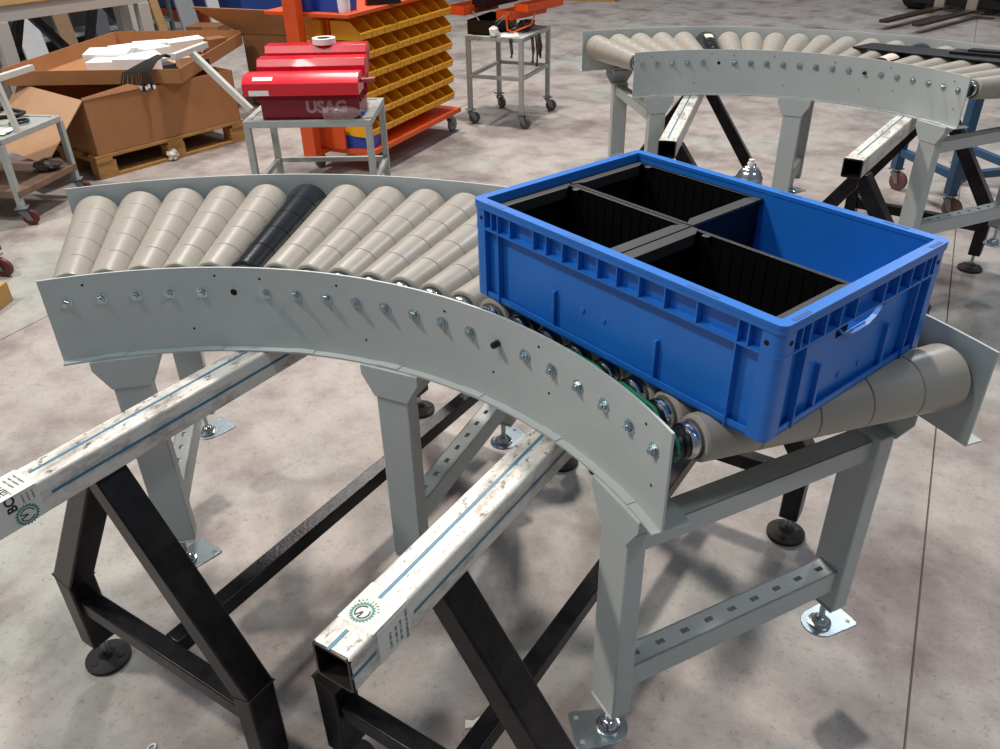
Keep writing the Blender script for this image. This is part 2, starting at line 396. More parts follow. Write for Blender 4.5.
# printed stickers on the two black rollers of the far conveyor
kb = [o for o in c2.children if o.name.startswith('roller') and o.get('label')]
kr = [o for o in c2.children if o.name.startswith('roller') and not o.name.startswith('roller_sleeve')]
def sticker(i, s0, s1, t0, t1):
    m = M(); vs = []; fs = []; n = 6
    T = Tz(ang(i)); T.translation = (0, 0, ZTOP); T = T @ Matrix.Rotation(math.asin(SL), 4, 'Y') @ Matrix.Rotation(R(90), 4, 'Y')
    for j in (0, 1):
        s = (s0, s1)[j]; r = SL*s + .0006
        for k in range(n+1): t = t0 + (t1-t0)*k/n; vs.append((r*math.cos(t), r*math.sin(t), s))
    for k in range(n): fs.append((k, k+1, n+2+k, n+1+k))
    m.add(vs, fs, T)
    o = m.build('roller_sticker', mat('sticker_paper', 'd9c3b6', .6), c2)
    o['label'] = 'pale printed sticker on the black roller'
sticker(5, 1.20, 1.285, 2.75, 3.5); sticker(14, .96, 1.06, 2.6, 3.9)

# ------------------------------------------------------------------ steel trestles and wrapped beams
def make_trestle(L=1.19):
    t = empty('steel_trestle', (0, 0, 0))
    zk, zt = .285, .6925
    legs = []
    for y in (0, L):
        for s in (-1, 1):
            m = M()
            # upper sloping piece and lower upright piece, mitred at the kink: outline in the x-z plane, 60 mm deep
            out = [(s*.024, zt), (s*.30, zk), (s*.298, .075), (s*.25, .075), (s*.25, zk-.022), (s*.002, zt-.045), (s*.002, zt)]
            T = Matrix(((1, 0, 0, 0), (0, 0, 1, y-.03), (0, 1, 0, 0), (0, 0, 0, 1)))
            m.prism(out if s > 0 else out[::-1], 0, .06, T)
            lg = m.build('leg', steelK, t, bevel=.004)
            w_ = M(); w_.bar((s*.302, y, zk), (s*.248, y, zk-.020), .0612, .004, up=(1, 0, 1)); w_.build('weld', mat('weld_bead', '4a3a30', .5, .6), lg)
            e = M(); e.cyl((s*.272, y, .028), (s*.272, y, .075), .007, 10); e.build('foot_bolt', zinc, lg, smooth=True)
            e = M(); T2 = Matrix.Translation((s*.272, y, 0)); e.lathe([(.048, .0), (.05, .004), (.05, .011), (.04, .017), (.02, .022), (.014, .030)], 26, T2)
            for k in range(3): q = Matrix.Translation((s*.272+.03*math.cos(k*2.1+.5), y+.03*math.sin(k*2.1+.5), 0)); e.lathe([(.010, .014), (.010, .02), (.007, .022)], 10, q)
            e.build('foot', rubber, lg, smooth=True)
        M().box(-.25, .25, y-.02, y+.02, .18, .22).build('cross_bar', steelK, t, bevel=.003)
    M().box(-.02, .02, .02, L-.02, .178, .218).build('tie_bar', steelK, t, bevel=.003)
    return t
T1 = make_trestle(1.19); T1.location = (-.362, .447, 0); T1.rotation_euler.z = -R(7.4)
tag(T1, 'black steel trestle on the left, its near legs at the bottom left of the picture', 'trestle', 'black steel trestles under the beams')
T2 = make_trestle(1.13); T2.location = (.302, .460, 0); T2.rotation_euler.z = -R(8.0); tag(T2, 'black steel trestle in the foreground, right under the beam end with the printed logo', 'trestle', 'black steel trestles under the beams')
T4 = dup(T2, (.070, 2.66, 0), R(8.5)); tag(T4, 'black steel trestle under the left part of the far conveyor', 'trestle')
T3 = dup(T2, (.705, 2.55, 0), -R(12)); tag(T3, 'black steel trestle under the right end of the far conveyor', 'trestle')
def make_beam(loc, rz, L, label, stripes, skip=.0):
    # local: x across, y along, z up, centre of section at origin
    t = empty('wrapped_beam', loc, rz, label, 'beam', 'film wrapped square steel tubes lying on the trestles')
    def rr_(w, r, n=4):
        out = []
        for cx, cz, a0 in ((w-r, w-r, 0), (-w+r, w-r, 90), (-w+r, -w+r, 180), (w-r, -w+r, 270)):
            for k in range(n+1): a = R(a0+90*k/n); out.append((cx+r*math.cos(a), cz+r*math.sin(a)))
        return out
    o_, i_ = rr_(.030, .006), rr_(.0265, .004); n = len(o_)
    vs = []; 
    for y in (0, L):
        vs += [(x, y, z) for x, z in o_] + [(x, y, z) for x, z in i_]
    fs = []
    for k in range(n):
        j = (k+1) % n
        fs += [(k, j, 2*n+j, 2*n+k), (n+k, 3*n+k, 3*n+j, n+j), (k, n+k, n+j, j), (2*n+k, 2*n+j, 3*n+j, 3*n+k)]
    M().add(vs, fs).build('tube', steelTop, t, smooth=True)
    ow, iw = rr_(.0306, .0062), rr_(.0301, .0061)
    # the film sleeve: slightly rumpled ends
    N = 60; vs = []; fs = []
    for k in range(N+1):
        y = .002 + (L-.004)*k/N
        for q, (x, z) in enumerate(ow):
            d = 1 + .010*math.sin(k*2.3+q*1.7)*random.random(); yy = y + (.0015*math.sin(q*2.1)+.001*random.random() if k == 0 else 0)
            vs.append((x*d, yy, z*d))
    for k in range(N):
        for q in range(n): j = (q+1) % n; fs.append((k*n+q, k*n+j, (k+1)*n+j, (k+1)*n+q))
    M().add(vs, fs).build('wrap_film', film, t, smooth=True)
    for (face, y0, y1) in stripes:
        m = M(); w_ = .0026
        if face == 'top': m.box(-w_-.003, w_-.003, y0, y1, .0307, .0312)
        elif face == 'side': m.box(.0308, .0313, y0, y1, -w_+.001, w_+.001)
        elif face == 'left': m.box(-.0312, -.0308, y0, y1, -w_, w_)
        m.build('printed_stripe', stripeM, t)
    return t
def logo(t, T, ink1=None):
    m = M(); n = 22; vs = []; r0_, r1_, r2_ = .0125, .0145, .0168
    out = []
    for k in range(n*4):
        a = 2*math.pi*k/(n*4); r = r2_ if k % 4 in (1, 2) else r1_; out.append((r*math.cos(a), r*math.sin(a)))
    inn = [(r0_*math.cos(2*math.pi*k/(n*4)), r0_*math.sin(2*math.pi*k/(n*4))) for k in range(n*4)]
    N = n*4; vs = [(x, y, .0004) for x, y in out] + [(x, y, .0004) for x, y in inn]
    m.add(vs, [(k, (k+1) % N, N+(k+1) % N, N+k) for k in range(N)]); m.build('printed_logo', inkG, t, T=T)
    m = M()
    def pl(pts, w=.0014):
        for p, q in zip(pts, pts[1:]): m.bar((p[0], p[1], .0005), (q[0], q[1], .0005), w, .0004)
    arc1 = [(.0098*math.cos(R(a)), .0098*math.sin(R(a))) for a in range(70, 221, 15)]
    arc2 = [(.0098*math.cos(R(a)), .0098*math.sin(R(a))) for a in range(250, 391, 15)]
    pl(arc1); pl([arc1[-1], (0.0005, .001), (-.001, -.0055), arc2[0]]) ; pl(arc2)
    m.build('printed_logo', inkK, t, T=T)
b1 = make_beam((-.392, .055, .7235), -R(8.5), 1.75, 'film wrapped square beam on the left trestle, running out of the picture at left', [('top', .276, 1.7), ('side', .284, 1.7), ('side', 0, .185), ('top', 0, .10)])
b2 = make_beam((.2795, .238, .7235), -R(7.8), 1.62, 'film wrapped square beam in the foreground with its open end and green gear logo to the front', [('top', 0, .035), ('top', .095, 1.6), ('side', 0, .045), ('side', .12, 1.6)])
b4 = make_beam((.085, 2.465, .7235), R(7), 1.35, 'film wrapped square beam under the left part of the far conveyor', [('top', .03, 1.3)])
b3 = make_beam((.675, 2.475, .7235), -R(11.5), 1.35, 'film wrapped square beam with an open end under the right part of the far conveyor', [('top', .05, 1.3)])
# prints on the beams: T maps the flat print (x, y) onto a face
top = lambda x, y, a: Matrix.Translation((x, y, .0310)) @ Matrix.Rotation(a, 4, 'Z')
side = lambda y, z, a: Matrix.Translation((.0311, y, z)) @ Matrix(((0, 0, 1, 0), (1, 0, 0, 0), (0, 1, 0, 0), (0, 0, 0, 1))) @ Matrix.Rotation(a, 4, 'Z')
logo(b2, top(-.006, .066, R(15)))
for k, (s_, y) in enumerate((('ONS OF STAINLESS', .104), ('EM 5 103 108', .092), ('EM 108 119', .083), ('COIL 5012', .072))):
    text('print', s_, .0062, side(y, -.004, R(-90)), inkL, b2)
for k in range(9):
    a = R(30+k*14); text('print', 'STEEL TUB'[k], .0045, top(-.006+.0198*math.cos(a), .066+.0198*math.sin(a), a-R(90)), inkK, b2)
logo(b1, side(.240, -.012, R(-60)) @ Matrix.Scale(1.12, 4))
text('print', 'BC', .021, side(.224, .017, R(90)), inkK, b1, bold=.0006)
text('print', '.iano', .023, top(.003, .226, R(180)), inkK, b1)
for k, y in enumerate((.242, .250, .258)): text('print', 'stainless tube', .0058, top(-.002, y, R(180)), inkL, b1); text('print', 'made in', .0052, side(y, .017, R(90)), inkL, b1)
M().box(-.0305, .0305, .175, .268, .0306, .0309).build('tape_band', mat('clear_tape', 'd9d9d4', .15), b1)
M().box(.0306, .0309, .175, .268, -.028, .028).build('tape_band', MATS['clear_tape'], b1)
M().box(-.029, .029, .045, .112, .0306, .0309).build('tape_band', MATS['clear_tape'], b2)
M().box(.0306, .0309, .050, .112, -.028, .028).build('tape_band', MATS['clear_tape'], b2)

# ------------------------------------------------------------------ blue crate
cr = empty('crate', (.51118, .94047, .9115), -.45089, 'blue plastic stacking crate on the foreground conveyor, holding three black bins', 'crate')
HX, HY, H = .3, .2, .1718
def ring(m, ox, oy, ix, iy, z0, z1, r=.012, n=5):
    def rrp(a, b, rad):
        out = []
        for cx, cy, a0 in ((a-rad, b-rad, 0), (-a+rad, b-rad, 90), (-a+rad, -b+rad, 180), (a-rad, -b+rad, 270)):
            for k in range(n+1): t = R(a0+90*k/n); out.append((cx+rad*math.cos(t), cy+rad*math.sin(t)))
        return out
    A, B = rrp(ox, oy, r), rrp(ix, iy, max(r-(ox-ix), .004)); N = len(A)
    vs = [(x, y, z0) for x, y in A] + [(x, y, z1) for x, y in A] + [(x, y, z0) for x, y in B] + [(x, y, z1) for x, y in B]; fs = []
    for k in range(N):
        j = (k+1) % N
        fs += [(k, j, N+j, N+k), (2*N+k, 3*N+k, 3*N+j, 2*N+j), (N+k, N+j, 3*N+j, 3*N+k), (k, 2*N+k, 2*N+j, j)]
    m.add(vs, fs)
WX, WY = .2875, .1875            # outer face of the recessed wall
m = M(); wt = .0028
m.box(-WX, WX, -WY, -WY+wt, .0, .166); m.box(-WX, WX, WY-wt, WY, .0, .166)
for s in (-1, 1):
    xa, xb = (s*WX, s*(WX-wt)) if s < 0 else (s*(WX-wt), s*WX)
    m.box(xa, xb, -WY, -.052, 0, .166); m.box(xa, xb, .052, WY, 0, .166); m.box(xa, xb, -.052, .052, 0, .098); m.box(xa, xb, -.052, .052, .126, .166)
m.box(-WX, WX, -WY, WY, 0, .004)
m.build('crate_body', blue, cr)
m = M(); ring(m, HX, HY, WX-wt-.001, WY-wt-.001, .1655, H); ring(m, HX, HY, HX-.0022, HY-.0022, .159, .1665)
m.build('crate_rim', blue, cr, smooth=True)
m = M(); ring(m, HX-.001, HY-.001, WX-.001, WY-.001, .1245, .1275, .011)
ring(m, HX-.004, HY-.004, WX-.001, WY-.001, .0, .0028, .01); ring(m, HX-.004, HY-.004, HX-.0065, HY-.0065, 0, .011, .01)
m.build('crate_ledge', blue, cr, smooth=True)
slotM = mat('blue_slot_plastic', '1a5296', .5)
for sx in (-1, 1):
    for sy in (-1, 1):               # rounded corner posts
        m = M(); poly = [(.0, .0)]
        cx, cy, rad = HX-.014, HY-.014, .0125
        pts = [(WX-.002, cy-.016), (HX-.0015, cy-.016)] + [(cx+rad*math.cos(R(t)), cy+rad*math.sin(R(t))) for t in range(0, 91, 15)] + [(cx-.016, HY-.0015), (cx-.016, WY-.002), (WX-.002, WY-.002)]
        pts = [(sx*x, sy*y) for x, y in pts]
        if sx*sy < 0: pts = pts[::-1]
        m.prism(pts, .002, .166); m.build('corner_post', blue, cr, smooth=True)
        h = M(); h.cyl((sx*(cx-.008), sy*(HY-.0016), .143), (sx*(cx-.008), sy*(HY-.0010), .143), .0036, 12); h.cyl((sx*(HX-.0016), sy*(cy-.008), .143), (sx*(HX-.0010), sy*(cy-.008), .143), .0036, 12); h.build('corner_hole', hole, cr)
m = M(); m2 = M()
for s in (-1, 1):
    for x in (-.252, -.236, -.205, -.148, -.118, -.082, -.048, -.008, .030, .072, .118, .172, .236, .252):
        z0 = .0 if abs(x) in (.236, ) else .126
        M().box(x-.0011, x+.0011, s*(WY-.001) if s > 0 else -HY+.001, (HY-.001) if s > 0 else s*(WY-.001), z0, .166).build('stacking_rib', blue, cr)
    for y in (-.156, -.138, -.104, -.07, -.034, .034, .07, .104, .138, .156):
        z0 = .0 if abs(y) in (.138,) else .126
        M().box((WX-.001) if s > 0 else -HX+.001, (HX-.001) if s > 0 else -(WX-.001), y-.0011, y+.0011, z0, .166).build('stacking_rib', blue, cr)
    for x in (-.105, .105):
        M().box(x-.003, x+.003, s*WY-.001*s if s > 0 else -HY+.005, HY-.005 if s > 0 else -WY+.001, .003, .070).build('wall_rib', blue, cr, bevel=.0008)
    for y in (-.085, .085):
        M().box(WX-.001 if s > 0 else -HX+.005, HX-.005 if s > 0 else -WX+.001, y-.003, y+.003, .003, .074).build('wall_rib', blue, cr, bevel=.0008)
    for x in (-.045, 0.0):
        M().cyl((x, s*(WY-.001), .058), (x, s*(WY+.0022), .058), .0048, 14).build('wall_stud', blue, cr, bevel=.0008)
    for y in (-.02, .03):
        M().cyl((s*(WX-.001), y, .03), (s*(WX+.0022), y, .03), .0048, 14).build('wall_stud', blue, cr, bevel=.0008)
m = M()
for s in (-1, 1):                    # lip under each hand hole
    P = [(-.06, .121), (-.04, .104), (-.02, .0965), (.02, .0965), (.04, .104), (.06, .121)]
    m = M(); out = P + [(y, z-.003) for y, z in P[::-1]]; x0 = s*(WX-.001) if s > 0 else -(WX+.006)
    m.prism(out, x0, x0+.007, Matrix(((0, 0, 1, 0), (1, 0, 0, 0), (0, 1, 0, 0), (0, 0, 0, 1)))); m.build('hand_hole_lip', blue, cr)
m = M()
for (x0, x1, y, ) in ((-.262, -.225, -.194), (-.075, -.03, -.194), (.15, .2, -.194), (-.2, -.16, .194), (.02, .06, .194), (.2, .24, .194)):
    M().box(x0, x1, y-.0022, y+.0022, H-.0002, H+.0004).build('rim_slot', slotM, cr)
for (x, y0, y1) in ((.294, -.196+.02, -.196+.055), (.294, .15, .18), (-.294, .14, .17)):
    M().box(x-.003, x+.003, y0, y1, H-.0002, H+.0004).build('rim_slot', slotM, cr)
def make_bin(lx, ly, hz):
    t = empty('black_bin', (0, 0, 0))
    m = M(); a, b, w_ = lx/2, ly/2, .002
    m.box(-a+.004, a-.004, -b+.003, b-.003, 0, .003); 
    for s in (-1, 1):
        m.box(-a+.004, a-.004, min(s*(b-.003), s*(b-.005)), max(s*(b-.003), s*(b-.005)), 0, hz)
        m.box(min(s*(a-.004), s*(a-.006)), max(s*(a-.004), s*(a-.006)), -b+.003, b-.003, 0, hz)
    for k in range(13):
        x = -a + .02 + k*(lx-.04)/12
        for s in (-1, 1): m.box(x-.001, x+.001, min(s*(b-.005), s*(b-.0065)), max(s*(b-.005), s*(b-.0065)), .004, hz-.008)
    m.build('bin_body', bin_in, t)
    m = M()
    for s in (-1, 1): m.box(-a, a, min(s*(b-.0065), s*b), max(s*(b-.0065), s*b), hz-.002, hz)
    for s in (-1, 1): m.box(-a, a, min(s*(b-.001), s*b), max(s*(b-.001), s*b), hz-.01, hz)
    m.build('bin_rim', bin_rim, t, bevel=.0006)
    for s in (-1, 1):          # wide flat handle ledge at each short end
        m = M(); L = .022
        poly = [(s*a, -b+.001), (s*a, b-.001), (s*(a-L*.55), b-.001), (s*(a-L), b-.02), (s*(a-L), -b+.02), (s*(a-L*.55), -b+.001)]
        m.prism(poly if s < 0 else poly, hz-.004, hz+.001)
        m.box(min(s*(a-L), s*(a-L+.0015)), max(s*(a-L), s*(a-L+.0015)), -b+.02, b-.02, hz-.018, hz-.002)
        m.build('handle_ledge', bin_rim, t, bevel=.0008)
    m = M(); T = Matrix.Translation((-a+.036, b-.012, hz-.006)); m.lathe([(.0058, .0045), (.0065, .006), (.003, .0062)], 14, T); m.build('label_boss', bin_rim, t, smooth=True)
    return t
cc, ss = math.cos(-.45089), math.sin(-.45089)
def crate_pt(x, y, z): return (.51118+x*cc-y*ss, .94047+x*ss+y*cc, .9115+z)
bn = make_bin(.281, .182, .152); bn.location = crate_pt(-.1425, .0925, .0042); bn.rotation_euler.z = -.45089
tag(bn, 'empty black bin in the far left quarter of the blue crate', 'bin', 'black bins inside the blue crate')
tag(dup(bn, crate_pt(-.1425, -.0925, .0042)), 'empty black bin in the near left quarter of the blue crate', 'bin')
tag(dup(bn, crate_pt(.1415, -.0925, .0042)), 'empty black bin in the near right quarter of the blue crate, beside the open quarter', 'bin')

# ------------------------------------------------------------------ spray can on the beam end
sc_ = empty('spray_can', (.470, 1.752, .7556), 0, 'silver spray can without cap standing behind the blue crate', 'spray can')
M().lathe([(.030, 0), (.0325, .004), (.0325, .132), (.0315, .135)], 28).build('can_body', mat('can_print', 'a9adb0', .3, .7), sc_, smooth=True)
M().lathe([(.0315, .135), (.033, .1375), (.0315, .140), (.0295, .143), (.027, .150), (.019, .159), (.0135, .161), (.0140, .164), (.011, .166)], 28).build('can_shoulder', chrome, sc_, smooth=True)
M().lathe([(.0085, .166), (.0085, .173), (.0065, .1735), (.0062, .181)], 18).build('spray_nozzle', paper, sc_, smooth=True)

# ------------------------------------------------------------------ casters and trolleys
def caster(m_list, x, y, top, r=.045, a=0):
    fork, wheel = m_list
    T = Tz(a, (x, y, 0)); 
    fork.box(-.03, .03, -.03, .03, top-.006, top, T); fork.lathe([(.018, top-.02), (.018, top-.006)], 12, T)
    for s in (-1, 1): fork.prism([(-.022, top-.018), (.022, top-.018), (.040, r-.012), (.018, r-.012)], s*.019-.0015, s*.019+.0015, T @ Matrix(((1, 0, 0, 0), (0, 0, 1, 0), (0, 1, 0, 0), (0, 0, 0, 1))))
    fork.cyl(T @ Vector((.028, -.024, r)), T @ Vector((.028, .024, r)), .006, 8)
    Tw = T @ Matrix.Translation((.028, 0, r)) @ Matrix.Rotation(R(90), 4, 'X')
    wheel.lathe([(r*.5, -.013), (r*.88, -.013), (r, -.009), (r, .009), (r*.88, .013), (r*.5, .013)], 20, Tw)
def add_caster(root, x, y, top, r=.045, a=0, wm=None):
    fk, wh = M(), M(); caster((fk, wh), x, y, top, r, a)
    o = fk.build('caster', greyC, root, smooth=True); wh.build('wheel', wm or wheelM, o, smooth=True); return o
def trolley(loc, rz, wx, dy, h, label, rail=.34, t=.03, shelf=True):
    root = empty('trolley', loc, rz, label, 'trolley')
    X, Y = wx/2, dy/2
    m = M(); z = h-t/2
    for y in (-Y+t/2, Y-t/2): m.box(-X, X, y-t/2, y+t/2, h-t, h)
    for x in (-X+t/2, X-t/2): m.box(x-t/2, x+t/2, -Y+t, Y-t, h-t, h)
    m.build('top_frame', frameG, root, bevel=.002)
    if shelf: M().box(-X+t, X-t, -Y+t, Y-t, h-.012, h-.004).build('top_panel', frameG, root)
    for sx, sy in ((-1, -1), (1, -1), (1, 1), (-1, 1)):
        x, y = sx*(X-t/2), sy*(Y-t/2)
        M().box(x-t/2, x+t/2, y-t/2, y+t/2, .105, h-t).build('leg', frameG, root, bevel=.002)
        add_caster(root, x, y, .105, .04, random.uniform(-1, 1), wheelG)
    for y in (-Y+t/2, Y-t/2): M().box(-X+t, X-t, y-.011, y+.011, rail-.022, rail).build('rail', frameG, root)
    for x in (-X+t/2, X-t/2): M().box(x-.011, x+.011, -Y+t, Y-t, rail-.022, rail).build('rail', frameG, root)
    return root
tr2 = trolley((-1.785, 5.26, 0), R(2), .42, .55, .595, 'grey tube trolley on casters carrying the orange toolbox')
tr1 = trolley((-1.745, 2.955, 0), R(24), .59, .43, .59, 'grey tube trolley carrying the red toolbox, behind the foreground conveyor', rail=.30)
m = M(); m.bar((-2.06, 2.86, .58), (-2.315, 2.80, .845), .028, .028); m.bar((-2.267, 2.642, .85), (-2.345, 2.94, .85), .028, .028)
h_ = m.build('push_handle', mat('pale_tube', 'c9c9c2', .45), None, bevel=.002)
h_.parent = tr1; h_.matrix_parent_inverse = (Matrix.Translation(tr1.location) @ Matrix.Rotation(R(24), 4, 'Z')).inverted()

# red toolbox (local x along the front, y to the back)
def lid_tray(name, root, x0, x1, y0, y1, z0, z1, m_, k=.02):
    m = M(); m.box(x0, x1, y0, y1, z0, z1-.03)
    T = None
    vs = [(x0, y0, z1-.03), (x1, y0, z1-.03), (x1, y1, z1-.03), (x0, y1, z1-.03), (x0, y0+k, z1), (x1, y0+k, z1), (x1, y1-k*.2, z1), (x0, y1-k*.2, z1)]
    m.add(vs, [(0, 1, 5, 4), (1, 2, 6, 5), (2, 3, 7, 6), (3, 0, 4, 7), (4, 5, 6, 7)])
    return m.build(name, m_, root, bevel=.002)
tb = empty('toolbox', (-1.745, 2.955, .59), R(24), 'open red metal toolbox with cantilever trays on the grey trolley', 'toolbox')
m = M(); m.box(-.205, .245, -.185, .02, 0, .012); m.box(-.205, .245, -.185, -.18, 0, .095); m.box(-.205, .245, .015, .02, 0, .095); m.box(-.205, -.20, -.18, .015, 0, .095); m.box(.24, .245, -.18, .015, 0, .095)
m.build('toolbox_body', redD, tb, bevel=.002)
lid_tray('tray', tb, -.262, .258, -.235, -.10, .115, .198, red, .045)
lid_tray('tray', tb, -.235, .265, -.06, .04, .165, .238, red)
lid_tray('tray', tb, -.235, .250, .10, .20, .19, .268, red)
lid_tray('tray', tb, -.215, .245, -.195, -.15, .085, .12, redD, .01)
for x in (-.208, .248):
    for (ya, za, yb, zb) in ((-.16, .07, -.18, .17), (-.10, .07, -.03, .20), (-.03, .07, .13, .23), (.0, .07, .16, .23)):
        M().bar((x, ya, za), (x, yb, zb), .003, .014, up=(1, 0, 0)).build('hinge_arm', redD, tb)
M().cyl((.258, -.15, .16), (.318, -.13, .16), .010, 12).build('handle', mat('dusty_red', 'a03a4c', .5), tb, smooth=True)
m = M(); m.box(-.235, -.145, -.2365, -.2352, .118, .140); m.build('white_label', paper, tb)
m = M(); T_ = Matrix.Translation((-.175, -.2125, .184)) @ Matrix.Rotation(R(33.7), 4, 'X'); m.box(-.04, .05, -.010, .012, -.0005, .001, T_); m.build('white_label', paper, tb)
tb_t = Matrix(((1, 0, 0, .095), (0, 0, -1, -.1857), (0, 1, 0, .052), (0, 0, 0, 1)))
text('lettering', 'USAG', .070, tb_t @ Matrix.Scale(1.05, 4, (1, 0, 0)), mat('faded_print', 'b89098', .6), tb, bold=.0032)
def on_tb(x, y, z): a = R(24); return (-1.745+x*math.cos(a)-y*math.sin(a), 2.955+x*math.sin(a)+y*math.cos(a), z)
tp = empty('tape_roll', on_tb(.045, .150, .859), 0, 'white roll of tape lying on the rear tray of the red toolbox', 'tape roll')
M().lathe([(.036, 0), (.055, 0), (.055, .026), (.036, .026), (.036, 0)], 32, caps=False).build('tape', foam, tp, smooth=True)
M().lathe([(.030, .002), (.036, .002), (.036, .025), (.030, .025), (.030, .002)], 28, caps=False).build('cardboard_core', greyC, tp, smooth=True)
bt = empty('plastic_bottle', on_tb(.17, -.200, .591), R(24), 'clear plastic bottle lying in front of the red toolbox', 'bottle')
Tb = Matrix.Translation((0, 0, .03)) @ Matrix.Rotation(R(90), 4, 'Y')
M().lathe([(.02, -.09), (.029, -.085), (.029, -.05), (.026, -.045), (.029, -.04), (.029, .02), (.024, .05), (.012, .075), (.012, .085)], 20, Tb).build('bottle_body', bottleM, bt, smooth=True)
M().lathe([(.0135, .083), (.0135, .098)], 16, Tb).build('bottle_cap', blueD, bt, smooth=True)

# orange toolbox and the things on the middle trolley
ot = empty('toolbox', (-1.80, 5.24, .595), R(2), 'open orange metal toolbox on the middle trolley', 'toolbox')
m = M(); m.box(-.2, .0, -.20, .20, 0, .012); m.box(-.2, .0, -.2, -.195, 0, .09); m.box(-.2, .0, .195, .2, 0, .09); m.box(-.2, -.195, -.2, .2, 0, .09); m.box(-.005, 0, -.2, .2, 0, .09); m.build('toolbox_body', blackP, ot)
def open_tray(root, c, sx, sy, h, rz=0, m_=orange, inner=None):
    T = Tz(rz, c); m = M(); a, b = sx/2, sy/2; t = .003
    m.box(-a, a, -b, b, 0, t, T); m.box(-a, a, -b, -b+t, 0, h, T); m.box(-a, a, b-t, b, 0, h, T); m.box(-a, -a+t, -b, b, 0, h, T); m.box(a-t, a, -b, b, 0, h, T)
    o = m.build('tray', m_, root)
    m = M(); m.box(-a+t, a-t, -b+t, b-t, t, t+.012, T); m.build('tray_contents', inner or rubber, o); return o
open_tray(ot, (-.24, -.02, .12), .16, .40, .055, R(-12)); open_tray(ot, (-.10, .06, .16), .12, .38, .05, R(-12), blackP)
open_tray(ot, (.08, .10, .085), .13, .42, .055, R(-14)); open_tray(ot, (.19, .15, .13), .12, .42, .05, R(-14))
for (a_, b_) in (((-.10, -.18, .06), (-.17, -.17, .14)), ((-.03, -.18, .06), (.05, -.14, .12)), ((.0, -.16, .06), (.08, -.12, .13))): M().bar(a_, b_, .012, .004).build('hinge_arm', greyC, ot)
M().tube([(.06, -.13, .12), (.07, -.14, .03), (.10, -.12, .012), (.2, -.03, .05), (.22, .0, .12)], .006, 8).build('handle', orange, ot, smooth=True)
pb = M(); 
def crumple(cx, cy, cz, r, seed, n=10, sq=(1, 1, 1)):
    rnd = random.Random(seed); m = M(); vs = []; fs = []
    for j in range(n+1):
        th = math.pi*j/n
        for k in range(n*2):
            ph = math.pi*k/n; q = r*(1+rnd.uniform(-.28, .2))
            vs.append((cx+q*sq[0]*math.sin(th)*math.cos(ph), cy+q*sq[1]*math.sin(th)*math.sin(ph), cz+q*sq[2]*math.cos(th)))
    for j in range(n):
        for k in range(n*2): fs.append((j*2*n+k, j*2*n+(k+1) % (2*n), (j+1)*2*n+(k+1) % (2*n), (j+1)*2*n+k))
    m.add(vs, fs); return m
o = crumple(-1.775, 5.00, .625, .035, 3, 6).build('plastic_bag', mat('white_film', 'dcdcd8', .3)); tag(o, 'crumpled white plastic film bunched on the corner of the middle trolley', 'plastic film')
m = M(); m.add([(-1.94, 4.965, .59), (-1.75, 4.97, .59), (-1.79, 4.965, .47), (-1.845, 4.962, .39), (-1.89, 4.965, .48)], [(0, 1, 2, 3, 4)]); o = m.build('film_sheet', bagM); tag(o, 'thin clear film hanging off the near edge of the middle trolley', 'plastic film')
st = empty('pliers', (-1.572, 5.1, .45), 0, 'dark pliers with long handles hanging at the right side of the middle trolley', 'pliers')
for k, (dx, dy, l) in enumerate(((0, 0, .17), (.01, .05, .2), (.0, .12, .13), (-.1, -.13, .12))):
    M().tube([(.03+dx, dy, .145), (.035+dx, dy+.012, .05), (.03+dx, dy+.01, .14-l)], .011, 8).build('handle', rag, st, smooth=True)
M().tube([(.03, .14, .12), (.03, .17, .05), (.03, .15, -.02), (.03, .12, .02)], .007, 6).build('handle', rubber, st, smooth=True)
o = crumple(-1.68, 5.32, .63, .05, 9, 6, (1.3, 2.2, .6)).build('cloth', rag); tag(o, 'dark rag with papers lying beside the orange toolbox', 'rag')
o = M().box(-.06, .06, -.08, .08, 0, .003, Tz(.5, (-1.70, 5.08, .596))).build('paper_sheet', paper); tag(o, 'small pale paper lying at the front of the middle trolley', 'paper')

# ------------------------------------------------------------------ orange rack with yellow bins
rk = empty('bin_rack', (-2.2, 4.23, 0), 0, 'orange wheeled rack hung with rows of yellow bins', 'rack')
m = M(); m.box(-.23, .24, -.53, .60, .125, .155); m.box(-.155, -.065, -.665, -.53, .125, .15); m.build('base_frame', orange, rk, bevel=.002)
M().box(-.012, .012, -.49, .55, .155, .86).build('louvre_panel', orange, rk)
M().box(-.155, -.065, -.665, -.605, .15, 1.9).build('post', orange, rk, bevel=.003)
M().box(-.155, -.065, .55, .60, .15, 1.9).build('post', orange, rk, bevel=.003)
m = M(); m.box(-.34, .22, -.60, .60, .885, .905); m.build('top_shelf', orange, rk, bevel=.002)
M().box(-.21, .07, -.55, -.535, .155, .29).build('end_panel', orange, rk)
for x, y in ((-.19, -.50), (.19, -.46), (.19, .52), (-.19, .52)): add_caster(rk, x, y, .125, .045, 1.5, greyC)
def make_yb():
    b = empty('yellow_bin', (0, 0, 0)); m = M(); w_, d, h = .064, .185, .098
    m.box(0, d, -w_, w_, 0, .002); m.box(0, .002, -w_, w_, 0, h)
    for s in (-1, 1):
        T = Matrix(((1, 0, 0, 0), (0, 0, 1, s*(w_-.001)-.001), (0, 1, 0, 0), (0, 0, 0, 1)))
        m.prism([(0, 0), (d, 0), (d+.006, .040), (d-.055, h), (0, h)], 0, .002, T)
    m.box(d-.002, d, -w_, w_, 0, .036); m.build('bin_shell', yellow, b)
    m = M(); m.box(d-.001, d+.008, -w_, w_, .028, .040); m.box(d, d+.003, -.018, .018, .006, .026); m.build('front_lip', yellow, b, bevel=.001)
    return b
